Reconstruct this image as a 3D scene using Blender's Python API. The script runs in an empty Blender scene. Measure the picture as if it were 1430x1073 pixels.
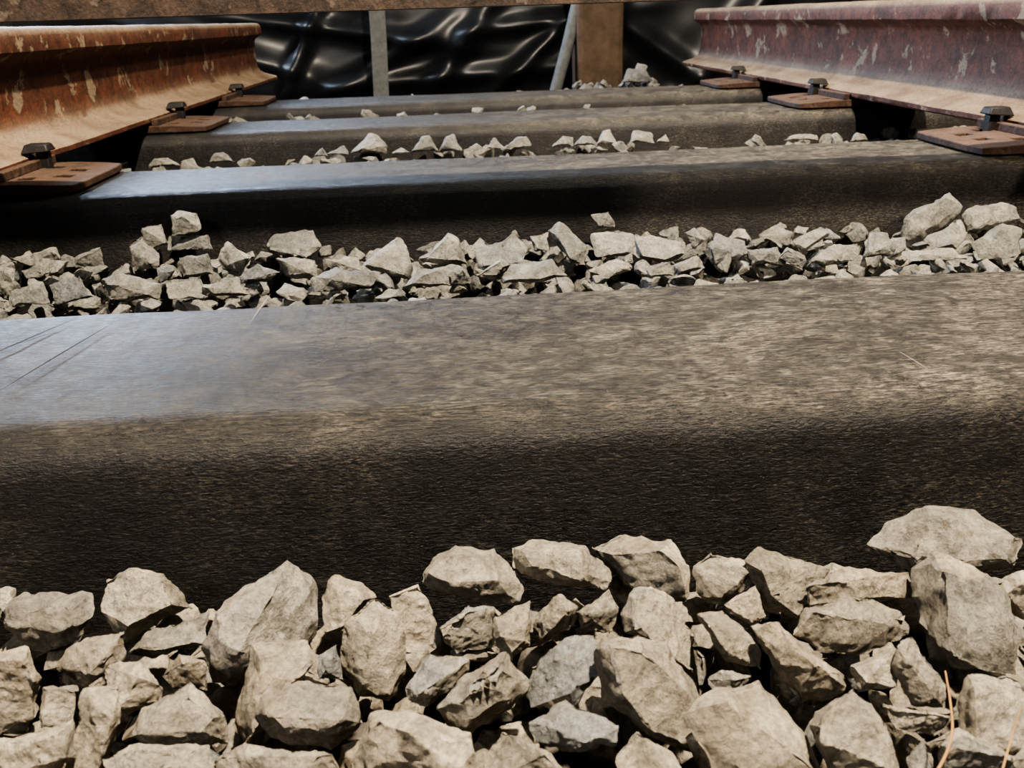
import bpy, bmesh, math, random
import numpy as np
from mathutils import Vector, Matrix, noise
random.seed(7)
W,H=1430,1073
YAW,PITCH,ROLL,CH,F=0.0533,0.3853,-0.033,0.1845,1259.2
XC=0.1054
TW=0.23; TD=0.18
TB=[0.6507,1.3625,2.038,2.6069]      # back edges of the ties
HEAD=0.1953; REND=3.2176
PT=0.018                              # tie plate thickness
cy,sy=math.cos(YAW),math.sin(YAW)
fwd=Vector((sy*math.cos(PITCH),cy*math.cos(PITCH),-math.sin(PITCH)))
rt=Vector((cy,-sy,0)); up=rt.cross(fwd)
c,s=math.cos(ROLL),math.sin(ROLL)
R2=c*rt+s*up; U2=-s*rt+c*up
CAM=Vector((0,0,CH))
def ray(u,v): return fwd+R2*((u-W/2)/F)-U2*((v-H/2)/F)
def hit_z(u,v,z):
    d=ray(u,v); return CAM+d*((z-CH)/d.z)
def hit_y(u,v,y):
    d=ray(u,v); return CAM+d*(y/d.y)

scene=bpy.context.scene
col=scene.collection
# ---------------------------------------------------------------- materials
def mat(name):
    m=bpy.data.materials.new(name); m.use_nodes=True
    nt=m.node_tree; nt.nodes.clear()
    o=nt.nodes.new('ShaderNodeOutputMaterial'); b=nt.nodes.new('ShaderNodeBsdfPrincipled')
    nt.links.new(b.outputs[0],o.inputs[0])
    return m,nt,b
def N(nt,t,**k):
    n=nt.nodes.new(t)
    for a,v in k.items(): setattr(n,a,v)
    return n
def coords(nt,scale=(1,1,1),rot=(0,0,0)):
    t=N(nt,'ShaderNodeTexCoord'); m=N(nt,'ShaderNodeMapping')
    m.inputs['Scale'].default_value=scale; m.inputs['Rotation'].default_value=rot
    nt.links.new(t.outputs['Object'],m.inputs[0]); return m.outputs[0]
def noisetex(nt,vec,scale,detail=6,rough=.6,dist=0):
    n=N(nt,'ShaderNodeTexNoise'); n.inputs['Scale'].default_value=scale
    n.inputs['Detail'].default_value=detail; n.inputs['Roughness'].default_value=rough
    n.inputs['Distortion'].default_value=dist
    nt.links.new(vec,n.inputs['Vector']); return n.outputs['Fac']
def ramp(nt,fac,stops,interp='LINEAR'):
    r=N(nt,'ShaderNodeValToRGB'); r.color_ramp.interpolation=interp
    e=r.color_ramp.elements
    while len(e)<len(stops): e.new(.5)
    for i,(p,cc) in enumerate(stops):
        e[i].position=p
        if not hasattr(cc,'__len__'): cc=(cc,cc,cc)
        e[i].color=(*cc[:3],1)
    nt.links.new(fac,r.inputs[0]); return r.outputs[0]
def mix(nt,fac,a,b,mode='MIX'):
    m=N(nt,'ShaderNodeMix',data_type='RGBA',blend_type=mode)
    for sock,val in ((m.inputs[0],fac),(m.inputs[6],a),(m.inputs[7],b)):
        if isinstance(val,bpy.types.NodeSocket): nt.links.new(val,sock)
        elif hasattr(val,'__len__'): sock.default_value=(*val[:3],1)
        else: sock.default_value=val
    return m.outputs[2]
def mth(nt,op,a,b=0.,clamp=False):
    m=N(nt,'ShaderNodeMath',operation=op,use_clamp=clamp)
    for i,v in enumerate((a,b)):
        if isinstance(v,bpy.types.NodeSocket): nt.links.new(v,m.inputs[i])
        else: m.inputs[i].default_value=v
    return m.outputs[0]
def bump(nt,b,hts):
    prev=None
    for h,st,d in hts:
        n=N(nt,'ShaderNodeBump'); n.inputs['Strength'].default_value=st; n.inputs['Distance'].default_value=d
        nt.links.new(h,n.inputs['Height'])
        if prev: nt.links.new(prev,n.inputs['Normal'])
        prev=n.outputs[0]
    nt.links.new(prev,b.inputs['Normal'])

def rock_mat(name='crushed_limestone',gain=1.0,grey=0.0):
    m,nt,b=mat(name)
    g=N(nt,'ShaderNodeNewGeometry'); rnd=g.outputs['Random Per Island']
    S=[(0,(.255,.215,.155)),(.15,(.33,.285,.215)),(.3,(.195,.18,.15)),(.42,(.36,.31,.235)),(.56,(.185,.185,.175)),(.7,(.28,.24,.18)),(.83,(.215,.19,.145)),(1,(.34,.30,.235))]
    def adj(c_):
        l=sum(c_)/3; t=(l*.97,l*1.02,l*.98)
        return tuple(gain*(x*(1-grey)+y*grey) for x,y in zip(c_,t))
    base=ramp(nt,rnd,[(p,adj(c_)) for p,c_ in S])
    v=coords(nt)
    n1=noisetex(nt,v,60,9,.72,.5); n2=noisetex(nt,v,380,6,.7); n3=noisetex(nt,v,26,4,.5)
    vo=N(nt,'ShaderNodeTexVoronoi',feature='DISTANCE_TO_EDGE'); vo.inputs['Scale'].default_value=42
    vd=N(nt,'ShaderNodeVectorMath',operation='MULTIPLY_ADD')
    nn=N(nt,'ShaderNodeTexNoise'); nn.inputs['Scale'].default_value=50; nt.links.new(v,nn.inputs['Vector'])
    nt.links.new(nn.outputs['Color'],vd.inputs[0]); vd.inputs[1].default_value=(.03,.03,.03); nt.links.new(v,vd.inputs[2])
    nt.links.new(vd.outputs[0],vo.inputs['Vector'])
    vein=mth(nt,'MULTIPLY',ramp(nt,vo.outputs['Distance'],[(0,1),(.03,0)]),ramp(nt,n3,[(.5,0),(.62,.5)]))
    c1=mix(nt,1,base,ramp(nt,n1,[(.28,.45),(.5,1.0),(.70,1.5)]),'MULTIPLY')
    c2=mix(nt,1,c1,ramp(nt,n2,[(.3,.65),(.6,1.25)]),'MULTIPLY')
    c3=mix(nt,ramp(nt,n3,[(.52,0),(.70,.35)]),c2,adj((.27,.205,.13)))
    c4=mix(nt,vein,c3,adj((.45,.41,.34)))
    nt.links.new(c4,b.inputs['Base Color']); b.inputs['Roughness'].default_value=.75
    b.inputs['Specular IOR Level'].default_value=.4
    vc=N(nt,'ShaderNodeTexVoronoi',feature='F1'); vc.inputs['Scale'].default_value=110; nt.links.new(vd.outputs[0],vc.inputs['Vector'])
    bump(nt,b,[(vc.outputs['Distance'],.3,.004),(n1,.9,.006),(n2,.9,.0018)])
    return m
def tie_mat():
    m,nt,b=mat('creosoted_tie')
    vs=coords(nt,(20,60,60)); v=coords(nt); vf=coords(nt,(90,700,700),(0,0,.04)); vg=coords(nt,(170,420,420),(0,.35,-.2)); vk=coords(nt,(260,700,700),(.0,-.5,.35))
    g=N(nt,'ShaderNodeNewGeometry'); sx=N(nt,'ShaderNodeSeparateXYZ'); nt.links.new(g.outputs['Normal'],sx.inputs[0])
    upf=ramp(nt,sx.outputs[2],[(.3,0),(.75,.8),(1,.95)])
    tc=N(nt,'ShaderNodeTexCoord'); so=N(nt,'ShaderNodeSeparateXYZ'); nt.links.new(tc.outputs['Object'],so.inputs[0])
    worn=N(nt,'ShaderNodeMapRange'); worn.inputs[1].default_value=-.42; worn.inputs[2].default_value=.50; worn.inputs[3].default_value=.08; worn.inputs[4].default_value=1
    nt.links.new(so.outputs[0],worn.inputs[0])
    n1=noisetex(nt,vs,1.6,8,.75,.8); n2=noisetex(nt,v,9,7,.7); nf=noisetex(nt,vf,1.2,5,.7); n4=noisetex(nt,v,300,4,.6); ng=noisetex(nt,vg,1.5,4,.7); n5=noisetex(nt,v,70,7,.75,.5); nk=noisetex(nt,vk,1.3,3,.6)
    n6=noisetex(nt,coords(nt,(16,34,34)),1.0,7,.72,.9)
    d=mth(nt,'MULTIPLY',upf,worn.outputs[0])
    d=mth(nt,'MULTIPLY',d,ramp(nt,n1,[(.35,.40),(.60,1)]))
    d=mth(nt,'MULTIPLY',d,ramp(nt,nf,[(.43,.06),(.57,1)]))
    d=mth(nt,'MULTIPLY',d,ramp(nt,n5,[(.40,.35),(.58,1)]))
    d=mth(nt,'MULTIPLY',d,ramp(nt,nk,[(.40,.45),(.55,1)]))
    d=mth(nt,'MULTIPLY',d,ramp(nt,n6,[(.40,.38),(.56,1)]))
    d=mth(nt,'MULTIPLY',d,ramp(nt,n2,[(.35,.55),(.60,1)]),True)
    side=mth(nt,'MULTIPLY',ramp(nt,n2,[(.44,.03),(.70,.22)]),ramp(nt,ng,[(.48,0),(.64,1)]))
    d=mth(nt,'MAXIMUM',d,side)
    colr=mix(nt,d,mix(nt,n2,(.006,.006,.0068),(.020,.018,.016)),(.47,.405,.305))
    nt.links.new(colr,b.inputs['Base Color'])
    rr=mth(nt,'ADD',mth(nt,'MULTIPLY',d,.35),mth(nt,'ADD',ramp(nt,n5,[(.35,.05),(.65,.30)]),ramp(nt,nf,[(.40,.20),(.60,.38)])))
    nt.links.new(rr,b.inputs['Roughness'])
    b.inputs['Specular IOR Level'].default_value=.5
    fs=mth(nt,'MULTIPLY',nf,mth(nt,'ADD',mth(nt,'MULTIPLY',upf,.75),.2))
    bump(nt,b,[(n1,.3,.003),(n5,.4,.0022),(fs,1.0,.0020),(ng,.5,.0011),(nk,.5,.0012),(n4,.4,.0008)])
    return m
def rust_mat(name,c_a,c_b,dust,duststr=.6,rough=.75,scale=1,lo=.57,updust=.9):
    m,nt,b=mat(name)
    v=coords(nt); vs=coords(nt,(1,1,.9))
    n1=noisetex(nt,v,9*scale,8,.65,.5); n2=noisetex(nt,vs,14*scale,10,.68,.3); n3=noisetex(nt,v,280,4,.6); n5=noisetex(nt,v,60,6,.7)
    g=N(nt,'ShaderNodeNewGeometry'); sx=N(nt,'ShaderNodeSeparateXYZ'); nt.links.new(g.outputs['Normal'],sx.inputs[0])
    upf=ramp(nt,sx.outputs[2],[(.1,0),(.6,1)])
    base=mix(nt,ramp(nt,n1,[(.35,0),(.65,1)]),c_a,c_b)
    base=mix(nt,ramp(nt,n5,[(.45,0),(.65,.7)]),base,tuple(x*.35 for x in c_a))
    patch=ramp(nt,n2,[(lo,0),(lo+.03,duststr)])
    dfac=mth(nt,'MAXIMUM',patch,mth(nt,'MULTIPLY',upf,ramp(nt,n1,[(.3,updust*.4),(.6,updust)])))
    cc=mix(nt,dfac,base,dust)
    cc=mix(nt,1,cc,ramp(nt,n3,[(.3,.6),(.6,1.1)]),'MULTIPLY')
    nt.links.new(cc,b.inputs['Base Color']); b.inputs['Roughness'].default_value=rough
    bump(nt,b,[(n2,.5,.003),(n5,.5,.002),(n3,.5,.0008)])
    return m
def simple(name,colr,rough=.6,nscale=30,var=.3,bstr=.3,spec=.5,metal=0):
    m,nt,b=mat(name); v=coords(nt); n=noisetex(nt,v,nscale,7,.65,.3)
    cc=mix(nt,1,colr,ramp(nt,n,[(.3,1-var),(.7,1+var)]),'MULTIPLY')
    nt.links.new(cc,b.inputs['Base Color']); b.inputs['Roughness'].default_value=rough
    b.inputs['Specular IOR Level'].default_value=spec; b.inputs['Metallic'].default_value=metal
    bump(nt,b,[(n,bstr,.003)]); return m
M_rock=rock_mat('crushed_limestone',1.06,.05); M_rock2=rock_mat('crushed_limestone_grey',.80,.5); M_tie=tie_mat()  # second stone is darker, greyer and dust-free, for beds behind the near tie
M_rail=rust_mat('rail_rust',(.078,.030,.017),(.155,.055,.029),(.27,.215,.145),.75,.68,1.3,.575,.85)
M_plate=rust_mat('plate_rust',(.045,.024,.015),(.085,.044,.027),(.15,.10,.07),.4,.75,2.5,.57,.45)
M_spike=simple('spike_iron',(.016,.014,.013),.6,60,.4,.4)
M_bar=rust_mat('bar_rust',(.04,.028,.02),(.09,.058,.04),(.2,.16,.12),.4,.6,1.5,.6)
M_sheet=simple('black_polythene',(.012,.013,.015),.40,9,.3,.08,.55)
M_post=simple('post_timber',(.085,.055,.034),.75,18,.4,.4)
M_strap=simple('grey_webbing',(.12,.125,.12),.8,60,.25,.3)
M_floor=simple('ground_grit',(.07,.06,.05),.95,40,.5,.8)
M_wall=simple('wall_plaster',(.16,.15,.14),.9,6,.15,.2)
M_scr=simple('scratch_groove',(.006,.006,.006),.9,60,.2,.1)
M_scl=simple('scratch_pale',(.25,.215,.17),.9,60,.2,.1)
M_straw=simple('dry_straw',(.26,.15,.06),.7,60,.3,.2)

def obj(name,bm,m,parent=None,smooth=False):
    me=bpy.data.meshes.new(name); bm.normal_update(); bm.to_mesh(me); bm.free()
    o=bpy.data.objects.new(name,me); col.objects.link(o)
    me.materials.append(m)
    if smooth:
        for p in me.polygons: p.use_smooth=True
    if parent: o.parent=parent
    return o
def empty(name,loc=(0,0,0)):
    e=bpy.data.objects.new(name,None); col.objects.link(e); e.location=loc; e.empty_display_size=.05; return e

# ---------------------------------------------------------------- ties
def round_profile(w,h,r,n=8,rb=.006):
    pts=[]
    def arc(cx,cz,a0,a1,r,n):
        for i in range(n+1):
            a=a0+(a1-a0)*i/n; pts.append((cx+r*math.cos(a),cz+r*math.sin(a)))
    arc(w/2-r,-r,0,math.pi/2,r,n); arc(-w/2+r,-r,math.pi/2,math.pi,r,n)
    arc(-w/2+rb,-h+rb,math.pi,1.5*math.pi,rb,2); arc(w/2-rb,-h+rb,1.5*math.pi,2*math.pi,rb,2)
    return pts
def make_tie(i,yb,r=.026,x0=-1.2,x1=1.42):
    prof=round_profile(TW,TD,r)
    dense=[]
    for a,b in zip(prof,prof[1:]+prof[:1]):
        L=math.dist(a,b); n=max(1,int(L/.02))
        for k in range(n): dense.append((a[0]+(b[0]-a[0])*k/n,a[1]+(b[1]-a[1])*k/n))
    xs=np.arange(x0,x1+.001,.02)
    bm=bmesh.new(); rings=[]
    for j,x in enumerate(xs):
        ring=[]
        e=.97 if j in (0,len(xs)-1) else 1.0
        for (py,pz) in dense:
            nn=noise.noise(Vector((x*2.2+i*9,py*10,pz*10)))*.0018+noise.noise(Vector((x*14+i*5,py*30,pz*30)))*.0006-.0012
            ring.append(bm.verts.new((x,py*e+(.6*nn if abs(py)>.09 else 0),pz+nn*(1 if pz>-.03 else .2))))
        rings.append(ring)
    n=len(dense)
    for a,b in zip(rings,rings[1:]):
        for k in range(n): bm.faces.new((a[k],a[(k+1)%n],b[(k+1)%n],b[k]))
    bm.faces.new(rings[0]); bm.faces.new(rings[-1][::-1])
    bmesh.ops.recalc_face_normals(bm,faces=bm.faces)
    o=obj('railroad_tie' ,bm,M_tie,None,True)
    o.location=(0,yb-TW/2,0)
    return o
ties=[make_tie(i,y) for i,y in enumerate(TB)]
def strip(bm,p,q,w,z):
    p=Vector(p); q=Vector(q); d=(q-p).normalized(); n=Vector((-d.y,d.x,0))
    m_=(p+q)/2+n*w*1.5
    prev=None
    for k in range(9):
        t=k/8; pt=(1-t)**2*p+2*t*(1-t)*m_+t*t*q; ww=w*math.sin(math.pi*(t*.9+.05))
        a=bm.verts.new((pt.x+n.x*ww,pt.y+n.y*ww,z)); b_=bm.verts.new((pt.x-n.x*ww,pt.y-n.y*ww,z))
        if prev: bm.faces.new((prev[0],a,b_,prev[1]))
        prev=(a,b_)
for nm,mm,L in (('scratch_grooves',M_scr,[((-40,510),(110,445),.0009),((0,548),(160,452),.0008),((0,490),(90,462),.0005)]),
             ('pale_scratches',M_scl,[((348,455),(378,412),.0003),((1250,490),(1300,520),.0002)])):
    bm=bmesh.new()
    for (a,b_,w) in L: strip(bm,hit_z(*a,0.0),hit_z(*b_,0.0),w,.0009)
    sc=obj(nm,bm,mm); sc.parent=ties[0]; sc.matrix_parent_inverse=Matrix.Translation(-ties[0].location)

# ---------------------------------------------------------------- rails
def rail_profile():
    h0=PT; H_=HEAD-PT; f=.07; hw=.036; w=.0085
    half=[(0,0),(f-.003,0),(f,.003),(f,.010),(f-.004,.013),(.030,.0235),(.016,.032),(.0105,.045),(w,.065),(w,.095),(.0105,H_-.055),(.015,H_-.046),(hw-.003,H_-.037),(hw,H_-.034),(hw,H_-.013),(hw-.003,H_-.006),(hw-.009,H_-.0015),(hw-.018,H_)]
    return [(x,z+h0) for x,z in half]+[(-x,z+h0) for x,z in half[::-1] if x>0]
def make_rail(xc):
    pts=rail_profile(); bm=bmesh.new(); rings=[]
    ys=np.arange(-1.2,REND+.001,.02); ys[-1]=REND
    for y in ys:
        ring=[]
        for x,z in pts:
            nn=noise.noise(Vector((x*30+xc*7,y*9,z*30)))*.0012+noise.noise(Vector((x*60+xc*7,y*30,z*60)))*.0006
            ring.append(bm.verts.new((x+nn,y,z+(nn if z>PT+.002 else 0))))
        rings.append(ring)
    n=len(pts)
    for a,b in zip(rings,rings[1:]):
        for k in range(n): bm.faces.new((a[k],a[(k+1)%n],b[(k+1)%n],b[k]))
    bm.faces.new(rings[0]); bm.faces.new(rings[-1][::-1])
    bmesh.ops.recalc_face_normals(bm,faces=bm.faces)
    o=obj('steel_rail',bm,M_rail,None,True); o.location=(xc,0,0)
    o.data.set_sharp_from_angle(angle=math.radians(40))
    return o
XL=XC-.7175-.036; XR=XC+.7175+.036
make_rail(XL); make_rail(XR)

# ---------------------------------------------------------------- tie plates + spikes
def box(bm,c_,s_,rotz=0):
    r=bmesh.ops.create_cube(bm,size=1)
    bmesh.ops.scale(bm,vec=s_,verts=r['verts'])
    if rotz: bmesh.ops.rotate(bm,cent=(0,0,0),matrix=Matrix.Rotation(rotz,3,'Z'),verts=r['verts'])
    bmesh.ops.translate(bm,vec=c_,verts=r['verts']); return r['verts']
def make_plate(xr,yc,side,slew=0):
    root=empty('tie_plate',(xr,yc,.0008)); root.rotation_euler=(0,0,slew)
    hx=[-.178,-.150,-.128,-.112,-.09,.09,.112,.128,.150,.178]
    hy=[-.098,-.062,-.038,-.014,.014,.038,.062,.098]
    miss={(3,1),(3,5),(5,1),(5,5),(1,3),(7,2),(7,4)}
    bm=bmesh.new(); V={}
    def ht(x): 
        return PT-.0025 if abs(x)<.085 else PT-.0045-max(0,(abs(x)-.11))*.06
    for ix,x in enumerate(hx):
        for iy,y in enumerate(hy):
            xx=x; yy=y
            if ix in (0,len(hx)-1) and iy in (0,len(hy)-1): xx*=.975; yy*=.95
            V[ix,iy]=bm.verts.new((xx*side,yy,ht(x)))
    fs=[]
    for ix in range(len(hx)-1):
        for iy in range(len(hy)-1):
            if (ix,iy) in miss: continue
            fs.append(bm.faces.new((V[ix,iy],V[ix+1,iy],V[ix+1,iy+1],V[ix,iy+1])))
    g=bmesh.ops.extrude_face_region(bm,geom=fs)
    for v in [e for e in g['geom'] if isinstance(e,bmesh.types.BMVert)]: v.co.z=0
    bmesh.ops.recalc_face_normals(bm,faces=bm.faces)
    for sgn in (-1,1): box(bm,(sgn*.0785,0,PT+.001),(.012,.19,.012))
    pl=obj('plate',bm,M_plate,root)
    b=pl.modifiers.new('b','BEVEL'); b.width=.0015; b.segments=2; b.limit_method='ANGLE'
    for sgn,yy in ((-side,-.05),(side*1.0,.05)):
        bm=bmesh.new()
        sx_=sgn*.087
        box(bm,(sx_,yy,PT-.001),(.016,.016,.036),.05)
        hv=box(bm,(sx_-sgn*.006,yy,PT+.022),(.038,.030,.009))
        for v in hv:
            if v.co.z>PT+.023: v.co.x=(v.co.x-sx_)*.75+sx_; v.co.y=(v.co.y-yy)*.7+yy; v.co.z+=.001
            elif (v.co.x-sx_)*sgn<0: v.co.z-=.003
        bmesh.ops.recalc_face_normals(bm,faces=bm.faces)
        sp=obj('spike',bm,M_spike,root,True)
        b=sp.modifiers.new('b','BEVEL'); b.width=.002; b.segments=2
        sp.data.set_sharp_from_angle(angle=math.radians(35))
    return root
for k,yb in enumerate(TB):
    make_plate(XL,yb-TW/2+.002,1,[0,.01,-.015,.01][k]); make_plate(XR,yb-TW/2-.002,-1,[0,-.02,.012,.0][k])

# ---------------------------------------------------------------- cross bar lying on the rail heads
bm=bmesh.new()
z0=HEAD+.0015
prof=[(0,0),(.075,0),(.077,.002),(.077,.006),(.075,.008),(.014,.009),(.009,.014),(.008,.073),(.006,.075),(.002,.075),(0,.073)]
xs=np.linspace(-1.15,1.45,60); rings=[]
for x in xs:
    rings.append([bm.verts.new((x,py+noise.noise(Vector((x*6,py*20,pz*20)))*.001,pz)) for py,pz in prof])
n=len(prof)
for a,b in zip(rings,rings[1:]):
    for k in range(n): bm.faces.new((a[k],a[(k+1)%n],b[(k+1)%n],b[k]))
bm.faces.new(rings[0]); bm.faces.new(rings[-1][::-1]); bmesh.ops.recalc_face_normals(bm,faces=bm.faces)
o=obj('steel_angle_bar',bm,M_bar); o.location=(0,1.0,z0)

# ---------------------------------------------------------------- rocks
def hull(bm):
    r=bmesh.ops.convex_hull(bm,input=bm.verts[:])
    junk=[e for e in r['geom_interior'] if isinstance(e,bmesh.types.BMVert)]
    if junk: bmesh.ops.delete(bm,geom=junk,context='VERTS')
def chip(bm,R_,size,n=3,depth=.10):
    """split planar chips off the hull so the stone gets flat fracture faces"""
    for _ in range(n):
        d=Vector((R_.gauss(0,1),R_.gauss(0,1),R_.gauss(0,1))).normalized()
        mx=max(v.co.dot(d) for v in bm.verts); mn=min(v.co.dot(d) for v in bm.verts)
        h=mx-(mx-mn)*depth*R_.uniform(.5,1.5)
        bmesh.ops.bisect_plane(bm,geom=bm.verts[:]+bm.edges[:]+bm.faces[:],plane_co=d*h,plane_no=d,clear_outer=True)
        hull(bm)
def finish_rock(bm,size,cuts,seed,amp=1.0,sm=.25):
    bmesh.ops.triangulate(bm,faces=bm.faces[:])
    tgt=size/cuts
    for _ in range(6):
        es=[e for e in bm.edges if e.calc_length()>tgt*1.4]
        if not es: break
        bmesh.ops.subdivide_edges(bm,edges=es,cuts=1)
        bmesh.ops.triangulate(bm,faces=[f for f in bm.faces if len(f.verts)>3])
    bmesh.ops.smooth_vert(bm,verts=bm.verts,factor=sm,use_axis_x=True,use_axis_y=True,use_axis_z=True)
    bm.normal_update()
    off=Vector((seed*3.7,seed*1.3,seed*2.1))
    f1=1.6/size
    for v in bm.verts:
        p=v.co*f1+off
        a=noise.noise(p)*.04*size
        a+=(.35-noise.voronoi(p*1.3)[0][0])*.10*size
        a+=(.35-noise.voronoi(p*3.2)[0][0])*.034*size
        a-=abs(noise.noise(p*3.1))*.035*size
        a+=noise.noise(p*9)*.018*size
        v.co+=v.normal*a*amp
BEDS={}; cur='a'
def add_mesh(vs,fs):
    B=BEDS.setdefault(cur,[[],[],0])
    B[0].append(np.asarray(vs)); B[1].append(np.asarray(fs)+B[2]); B[2]+=len(vs)
def bm_arrays(bm):
    bmesh.ops.triangulate(bm,faces=bm.faces[:])
    bm.verts.index_update()
    return np.array([v.co[:] for v in bm.verts]),np.array([[v.index for v in f.verts] for f in bm.faces])
def outline_rock(pts,zc,ymax,seed,cuts=20,thick=.42,ymin=None,sc_=1.07):
    P=[(pts[i],pts[i+1]) for i in range(0,len(pts),2)]
    u=sum(p[0] for p in P)/len(P); v=sum(p[1] for p in P)/len(P)
    ctr=hit_z(u,v,zc)
    dep=(ctr-CAM).dot(fwd)
    wpx=max(p[0] for p in P)-min(p[0] for p in P); hpx=max(p[1] for p in P)-min(p[1] for p in P)
    size=math.sqrt(wpx*hpx)*dep/F
    th=size*thick
    if ctr.y+th*.75>ymax or ctr.y<0: ctr=hit_y(u,v,ymax-th*.75)
    if ymin and ctr.y-th*.75<ymin: ctr=hit_y(u,v,ymin+th*.75)
    dep=(ctr-CAM).dot(fwd); view=(ctr-CAM).normalized()
    R_=random.Random(seed)
    bm=bmesh.new()
    px=dep/F
    O=Vector((0,0,0))
    tx=R_.uniform(-.5,.5)*th/(wpx*px); ty=R_.uniform(-.2,.6)*th/(hpx*px)
    for (a,b_) in P:
        dx=(a-u)*px*sc_; dy=-(b_-v)*px*sc_
        t=dx*tx*2+dy*ty*2+R_.uniform(-.15,.15)*th
        bm.verts.new(O+R2*dx+U2*dy+view*t)
        k=R_.uniform(.35,.85); k2=R_.uniform(.35,.75)
        if R_.random()<.6: bm.verts.new(O+R2*dx*k+U2*dy*k-view*(th*R_.uniform(.6,1.0)-t*.6))
        if R_.random()<.7: bm.verts.new(O+R2*dx*k2+U2*dy*k2+view*th*R_.uniform(.6,1.0))
    hull(bm); chip(bm,R_,size,2,.08)
    finish_rock(bm,size,cuts,seed)
    bmesh.ops.translate(bm,vec=ctr,verts=bm.verts)
    add_mesh(*bm_arrays(bm)); bm.free()
FG=[
(0,850,35,826,128,828,134,850,112,895,60,915,5,880),(145,808,180,795,230,797,270,850,215,862,170,895,142,850),
(180,910,200,885,290,855,285,900,215,922),(282,900,290,850,400,782,440,815,443,860,420,925,330,960,300,950),
(447,840,462,803,505,815,525,835,480,880,450,885),(545,835,585,818,612,870,610,905,575,928,565,880),
(590,800,635,760,690,765,735,815,720,845,630,838,592,822),(715,765,740,755,820,762,855,795,840,825,740,810,716,795),
(822,765,870,743,940,750,962,790,955,840,890,835,850,800),(968,790,990,768,1062,795,1050,820,1000,850,972,840),
(1040,785,1060,765,1160,790,1110,830,1120,870,1070,850),(1112,820,1180,795,1270,800,1283,835,1200,850,1120,850),
(1213,760,1240,725,1290,700,1360,715,1428,750,1425,790,1340,812,1250,800),(1270,800,1300,765,1380,800,1428,880,1420,950,1330,930,1280,870),
(1380,815,1450,790,1450,880,1400,850),(610,870,640,847,690,850,685,905,640,912,615,895),(690,860,740,840,740,900,715,922,685,895),
(740,870,780,825,803,850,795,880,750,905),(805,855,850,825,866,850,855,888,810,880),(868,860,890,810,935,830,970,885,970,945,920,910,870,885),
(470,930,480,870,520,832,565,855,568,930,545,980,500,975),(975,860,1010,853,1062,900,1062,935,1010,925),(1010,845,1055,818,1070,860,1050,880),
(1050,880,1090,870,1180,940,1185,965,1120,985,1070,930),(1117,885,1125,850,1200,832,1270,860,1275,885,1200,920,1150,910),
(1250,900,1275,890,1320,950,1320,990,1270,985,1250,950),(825,910,840,890,900,875,940,910,1005,1020,990,1060,910,1030,840,980),
(733,935,790,890,830,885,838,940,800,985,745,985),(612,990,650,940,705,905,740,960,720,990,640,1030),(565,960,600,912,660,920,655,945,600,990,568,985),
(-20,915,40,905,60,950,45,1000,0,1025),(78,935,100,900,175,880,178,920,120,965),(145,930,195,925,228,960,225,985,160,1000),
(182,1030,200,990,265,950,315,1000,318,1040,250,1050),(225,945,250,915,285,925,290,965,240,960),(325,1010,350,900,430,893,445,925,400,970,345,1045),
(355,1000,370,965,430,950,490,955,505,1010,460,1048,380,1030),(475,1073,520,1000,570,988,680,1035,675,1090,480,1095),
(740,1010,790,975,865,1015,868,1040,800,1055,745,1040),(675,1060,700,1020,770,1050,790,1095,680,1095),(85,1095,115,965,165,960,170,1010,140,1095),
(-20,1040,100,1005,105,1060,60,1095,0,1095),(145,1060,180,1038,290,1040,300,1095,150,1095),(960,1000,1000,960,1060,945,1130,1030,1160,1095,1000,1095),
(1130,1000,1190,960,1240,1010,1260,1095,1170,1095,1130,1040),(1335,980,1350,940,1400,935,1440,960,1440,1060,1360,1073,1335,1020),
(855,1060,890,1020,950,1060,960,1095,870,1095),(985,950,1010,935,1050,945,1010,985),(1262,1060,1290,1030,1310,1095,1270,1095),
(300,1060,340,1040,470,1050,470,1095,310,1095),(445,915,470,900,480,950,445,950),(-20,820,20,820,25,850,0,865),(1235,985,1290,1000,1330,1000,1310,1030,1250,1020),
(1310,1040,1340,1020,1430,1060,1430,1100,1320,1100),(1185,930,1250,905,1255,960,1200,965),(60,960,110,965,100,1010,55,1020)]
for i,r in enumerate(FG): outline_rock(r,-.088,.408,100+i)
cur='b'
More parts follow.
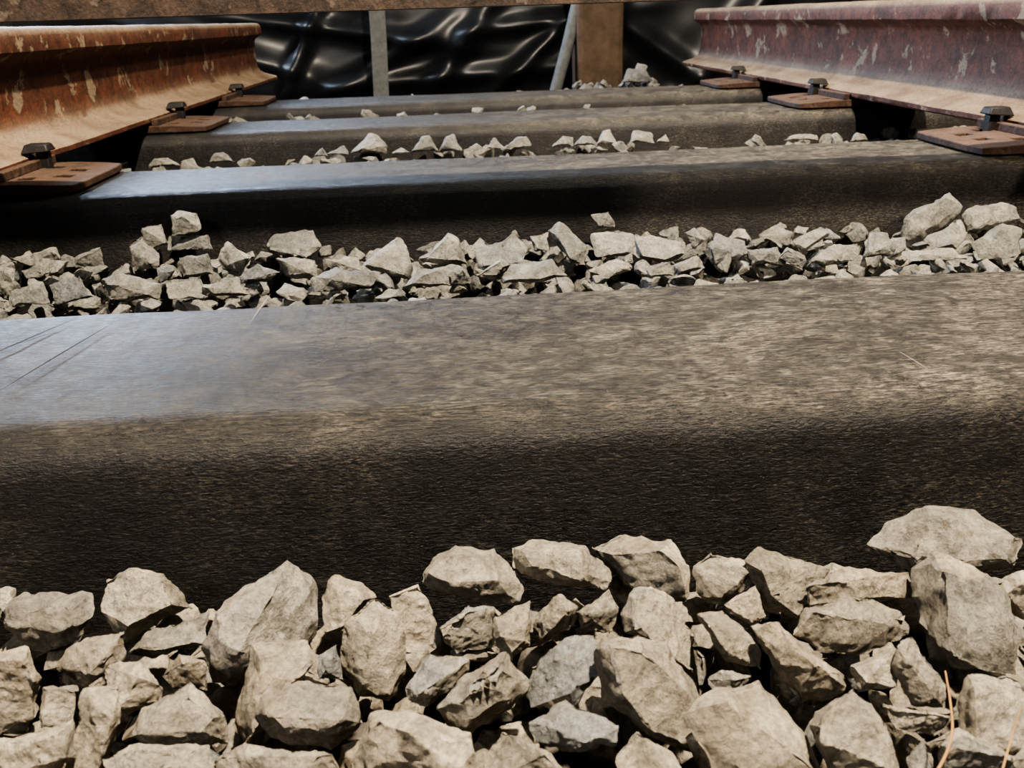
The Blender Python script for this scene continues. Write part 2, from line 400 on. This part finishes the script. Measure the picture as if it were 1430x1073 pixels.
B2=[(237,300,250,293,275,295,281,322,240,330),(230,330,290,328,296,348,235,350),(197,318,225,313,235,340,205,350),(180,345,200,330,225,360,215,380,185,375),
(15,360,80,345,85,362,40,375),(30,378,60,360,95,365,85,385,40,390),(-15,370,20,375,20,400,0,400),(135,395,160,380,225,395,222,418,150,420),
(368,350,385,325,435,320,448,345,430,362,380,355),(302,360,318,336,350,360,340,380,310,378),(330,385,360,370,390,380,375,395,335,397),(385,360,440,362,445,390,400,388),
(435,390,470,372,530,380,525,402,440,408),(505,370,555,328,583,368,570,388,520,385),(583,365,610,345,625,325,645,335,655,370,600,378),(565,400,585,375,625,372,628,400),
(650,350,670,332,690,345,665,370),(665,350,720,320,745,350,730,365,670,375),(665,385,700,360,715,370,695,395),(695,395,715,368,770,362,790,385,760,395),
(762,320,780,307,825,345,820,372,795,368),(825,300,850,295,862,318,832,320),(820,330,860,320,890,330,888,358,830,360),(820,378,860,360,890,375,850,388),
(885,325,950,335,958,355,930,368,890,360),(955,325,970,318,985,335,970,350),(940,370,975,355,985,375,945,385),(988,345,1000,325,1040,335,1045,360,1000,368),
(1062,330,1080,312,1110,325,1100,345),(1105,335,1150,315,1160,325,1120,355),(1085,360,1100,345,1130,360,1120,375),(1130,365,1165,340,1195,345,1200,365,1150,372),
(1205,360,1215,325,1240,325,1250,355),(1258,340,1262,305,1325,268,1343,290,1320,315,1285,345),(1345,300,1360,285,1415,282,1423,305,1380,320,1350,325),
(1290,335,1330,310,1350,325,1340,350,1300,350),(1355,340,1400,310,1425,320,1425,355,1370,362),(1260,350,1330,345,1350,362,1270,365),(1045,350,1085,345,1100,370,1050,370),
(225,392,280,388,290,415,230,418),(280,400,330,390,350,412,285,415),(100,360,140,345,145,370,105,375),(70,395,110,385,130,415,75,425),(10,405,60,395,70,425,15,430),
(250,360,290,355,300,385,255,388),(630,380,650,370,660,395,630,397),(900,372,935,365,940,385,905,388),(740,330,765,325,768,350,745,352),(455,362,500,358,505,378,460,380)]
for i,r in enumerate(B2): outline_rock(r,-.06,1.115,300+i,cuts=12,ymin=.70)
cur='c'
B3=[(488,215,515,185,530,190,542,205,540,215),(455,215,480,203,490,217),(575,212,588,190,600,188,612,210),(612,212,622,190,634,187,645,210),(680,207,690,190,705,207),(705,207,720,192,735,190,745,203),
(770,205,785,190,800,192,800,205),(800,203,812,190,825,190,835,203),(832,202,842,182,852,180,862,200),(878,200,885,182,910,183,914,200),(915,198,930,187,935,198),(290,228,300,214,312,212,328,226),
(205,235,215,220,235,220,255,232),(438,218,450,205,458,218),(1095,196,1110,187,1140,187,1142,196),(545,215,560,205,573,213),(650,210,665,200,678,208)]
for i,r in enumerate(B3): outline_rock(r,-.03,1.79,500+i,cuts=8,ymin=1.45)
cur='e'
B4=[(868,116,878,94,900,96,914,114),(880,112,890,88,905,92,900,112)]
for i,r in enumerate(B4): outline_rock(r,.0,3.15,600+i,cuts=7)
lib=[]
for k in range(18):
    R_=random.Random(k+900); bm=bmesh.new()
    for _ in range(12):
        d=Vector((R_.gauss(0,1),R_.gauss(0,1),R_.gauss(0,1))).normalized()
        bm.verts.new((d.x*.5*R_.uniform(.75,1.1),d.y*.38*R_.uniform(.8,1.1),d.z*.30*R_.uniform(.8,1.1)))
    hull(bm); chip(bm,R_,.8,3,.1)
    finish_rock(bm,.85,8,k)
    lib.append(bm_arrays(bm)); bm.free()
def scatter(x0,x1,y0,y1,z,step,smin,smax,zj=.012,prob=1.):
    x=x0
    while x<x1:
        y=y0
        while y<y1:
            if random.random()<prob:
                vs,fs=random.choice(lib)
                s_=random.uniform(smin,smax)
                Rm=np.array(Matrix.Rotation(random.uniform(0,6.28),3,'Z')@Matrix.Rotation(random.uniform(-.6,.6),3,'X')@Matrix.Rotation(random.uniform(-.6,.6),3,'Y'))
                q=vs@Rm.T*s_
                yy=y+random.uniform(-.4,.4)*step
                yy=min(max(yy,y0-q[:,1].min()),y1-q[:,1].max())
                add_mesh(q+np.array([x+random.uniform(-.4,.4)*step,yy,z+random.uniform(-zj,zj)]),fs)
            y+=step
        x+=step
cur='a'; e0=TB[0]-TW-.003
scatter(-1.0,1.2,-.35,e0,-.155,.042,.045,.065)
scatter(-1.0,1.2,-.35,e0,-.125,.040,.042,.060)
scatter(-1.0,-.30,-.35,e0,-.095,.045,.045,.065)
scatter(.36,1.2,-.35,e0,-.090,.045,.045,.065)
scatter(-.30,.36,-.35,.235,-.095,.045,.045,.065)
scatter(-.30,.36,.25,e0,-.112,.030,.022,.038,.01)
gaps=[(TB[0]+.002,TB[1]-TW-.002),(TB[1]+.002,TB[2]-TW-.002),(TB[2]+.002,TB[3]-TW-.002),(TB[3]+.01,3.22)]
cur='b'
scatter(-1.1,1.35,*gaps[0],-.125,.045,.045,.065)
scatter(-1.1,1.35,*gaps[0],-.095,.043,.040,.060)
scatter(-.62,.70,gaps[0][0]+.2,gaps[0][1],-.082,.045,.028,.045)
scatter(-1.1,-.60,*gaps[0],-.075,.05,.045,.065)
scatter(.72,1.35,*gaps[0],-.070,.05,.045,.065)
cur='c'
scatter(-1.1,1.35,*gaps[1],-.10,.048,.05,.07)
scatter(-1.1,1.35,*gaps[1],-.060,.052,.045,.06,.012,.85)
cur='d'
scatter(-1.1,1.35,*gaps[2],-.075,.048,.05,.07)
scatter(-1.1,1.35,*gaps[2],-.040,.055,.045,.060,.012,.5)
cur='e'
scatter(-1.1,1.35,*gaps[3],-.10,.052,.05,.07)
scatter(-1.1,1.35,*gaps[3],-.065,.06,.05,.07)
scatter(.42,.70,3.08,3.22,-.035,.05,.045,.06)
for kk in sorted(BEDS):
    V_=np.concatenate(BEDS[kk][0]); F_=np.concatenate(BEDS[kk][1])
    me=bpy.data.meshes.new('crushed_stone_ballast')
    me.vertices.add(len(V_)); me.vertices.foreach_set('co',V_.astype(np.float32).ravel())
    me.loops.add(len(F_)*3); me.loops.foreach_set('vertex_index',F_.astype(np.int32).ravel())
    me.polygons.add(len(F_)); me.polygons.foreach_set('loop_start',np.arange(0,len(F_)*3,3,dtype=np.int32))
    me.update(calc_edges=True); me.validate()
    me.polygons.foreach_set('use_smooth',np.ones(len(F_),dtype=bool))
    me.set_sharp_from_angle(angle=math.radians(26))
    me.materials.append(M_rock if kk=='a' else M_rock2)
    o=bpy.data.objects.new('crushed_stone_ballast',me); col.objects.link(o)

def stem(name,pts,r,m=None):
    cu=bpy.data.curves.new(name,'CURVE'); cu.dimensions='3D'; cu.bevel_depth=r; cu.bevel_resolution=2
    sp=cu.splines.new('NURBS'); sp.points.add(len(pts)-1); sp.use_endpoint_u=True; sp.order_u=3
    for i,p in enumerate(pts): sp.points[i].co=(*p,1); sp.points[i].radius=1-.5*i/len(pts)
    o=bpy.data.objects.new(name,cu); col.objects.link(o); cu.materials.append(m or M_straw); return o
st=empty('dry_straw')
a=stem('stem_1',[hit_z(1308,1078,-.06),hit_z(1332,1040,-.055),hit_z(1328,980,-.058),hit_z(1320,938,-.062)],.0006); a.parent=st
a=stem('stem_2',[hit_z(1400,1075,-.055),hit_z(1412,1030,-.05),hit_z(1425,990,-.055)],.0004); a.parent=st

# ---------------------------------------------------------------- back: polythene, post, straps
bm=bmesh.new()
nx,nz=240,70; grid=[]
def ridge(x,z,x0,z0,ang,w,L):
    dx=(x-x0)*math.cos(ang)+(z-z0)*math.sin(ang); dn=-(x-x0)*math.sin(ang)+(z-z0)*math.cos(ang)
    return math.exp(-(dn/w)**2)*math.exp(-(dx/L)**4)
RG=[(-.55,.12,1.1,.03,.3),(-.25,.05,.5,.035,.35),(.05,.10,.9,.04,.3),(.28,.02,.7,.03,.3),(-.05,-.02,.05,.035,.6),(-.85,.1,-.3,.04,.4),(.75,.1,-.6,.04,.4),(1.1,.1,.9,.05,.4),(.62,.15,1.3,.03,.3),(-.4,.16,-.15,.03,.5),(.35,.17,.1,.03,.4)]
for i in range(nx+1):
    row=[]
    for j in range(nz+1):
        x=-1.6+3.4*i/nx; z=-.2+.85*j/nz
        d=.06*noise.noise(Vector((x*1.6+z*1.5,z*2.2-x*.8,3.1)))+.010*noise.noise(Vector((x*6-z*5,z*6+x*3,1)))
        for q in RG: d+=.045*ridge(x,z,*q)
        row.append(bm.verts.new((x,3.70-d,z)))
    grid.append(row)
for i in range(nx):
    for j in range(nz): bm.faces.new((grid[i][j],grid[i+1][j],grid[i+1][j+1],grid[i][j+1]))
obj('black_plastic_sheet',bm,M_sheet,None,True)
def post_from_px(name,u0,u1,y,m,z0,z1,du=0,dep=None):
    a=hit_y(u0,70,y); b=hit_y(u1,70,y); w=(b-a).length; d=dep or w
    bm=bmesh.new()
    box(bm,(0,0,(z0+z1)/2),(w,d,z1-z0))
    bmesh.ops.subdivide_edges(bm,edges=[e for e in bm.edges if abs(e.verts[0].co.z-e.verts[1].co.z)>.1],cuts=12)
    for v in bm.verts:
        v.co.x+=noise.noise(Vector((v.co.z*5,u0,0)))*.004+du*(v.co.z-z0)
    o=obj(name,bm,m); bv=o.modifiers.new('b','BEVEL'); bv.width=min(w,d)*.12; bv.segments=2; bv.limit_method='ANGLE'
    c_=(a+b)/2; o.location=(c_.x,y,0); return o
post_from_px('timber_post',802,866,3.40,M_post,-.2,.75)
post_from_px('webbing_strap',515,537,3.42,M_strap,-.2,.7,.03,.012)
p0=hit_y(778,118,3.36); p1=hit_y(805,10,3.36)
h=stem('grey_hose',[p0+(p0-p1)*1.0,p0,(p0+p1)/2+Vector((.004,0,0)),p1,p1+(p1-p0)*1.8],.022,M_strap)
for p in h.data.splines[0].points: p.radius=1

# ---------------------------------------------------------------- room shell
def slab(name,c_,s_,m):
    bm=bmesh.new(); box(bm,c_,s_); bmesh.ops.subdivide_edges(bm,edges=bm.edges[:],cuts=3,use_grid_fill=True); return obj(name,bm,m)
slab('floor',(0,1,-.23),(9,9,.06),M_floor)
slab('wall_back',(0,4.6,1.4),(9,.1,3.2),M_wall)
slab('wall_left',(-4.5,1,1.4),(.1,9,3.2),M_wall)
slab('wall_right',(4.5,1,1.4),(.1,9,3.2),M_wall)

# ---------------------------------------------------------------- lights
def area(name,loc,target,size,power,colr,sy_=None):
    l=bpy.data.lights.new(name,'AREA'); l.energy=power; l.color=colr; l.size=size
    if sy_: l.shape='RECTANGLE'; l.size_y=sy_
    o=bpy.data.objects.new(name,l); col.objects.link(o); o.location=loc
    o.rotation_euler=(Vector(target)-Vector(loc)).to_track_quat('-Z','Y').to_euler(); return o
def spot(name,loc,target,power,colr,ang,blend=.15,rad=.03):
    l=bpy.data.lights.new(name,'SPOT'); l.energy=power; l.color=colr; l.spot_size=math.radians(ang); l.spot_blend=blend; l.shadow_soft_size=rad
    o=bpy.data.objects.new(name,l); col.objects.link(o); o.location=loc
    o.rotation_euler=(Vector(target)-Vector(loc)).to_track_quat('-Z','Y').to_euler(); return o
area('ceiling_lamp_warm',(.45,-.10,2.3),(.1,.6,0),.08,225,(1,.88,.72))
area('window_cool',(-1.85,3.8,1.30),(-.4,.6,0),.8,190,(.66,.79,1),.8)
area('ceiling_lamp_rear',(.9,2.4,2.4),(.2,2.2,0),.25,38,(1,.92,.80))
area('lamp_side',(-1.6,-1.2,1.6),(-.2,2.0,0),.5,20,(.95,.96,1))
spot('added_spot',(1.3,-.9,1.2),(.82,1.15,-.05),150,(1,.86,.68),27,.10)  # added, no known source; cone edge stands in for the second tie's shadow edge
w=bpy.data.worlds.new('world'); scene.world=w; w.use_nodes=True
w.node_tree.nodes['Background'].inputs[0].default_value=(.9,.93,1,1); w.node_tree.nodes['Background'].inputs[1].default_value=.12

# ---------------------------------------------------------------- camera
cd=bpy.data.cameras.new('camera'); cam=bpy.data.objects.new('camera',cd); col.objects.link(cam)
Mx=Matrix.Identity(4)
for i in range(3):
    Mx[i][0]=R2[i]; Mx[i][1]=U2[i]; Mx[i][2]=-fwd[i]; Mx[i][3]=CAM[i]
cam.matrix_world=Mx
cd.sensor_fit='HORIZONTAL'; cd.sensor_width=36; cd.lens=36*F/W; cd.clip_start=.01
cd.dof.use_dof=True; cd.dof.focus_distance=.65; cd.dof.aperture_fstop=22
scene.camera=cam
scene.view_settings.look='AgX - High Contrast'
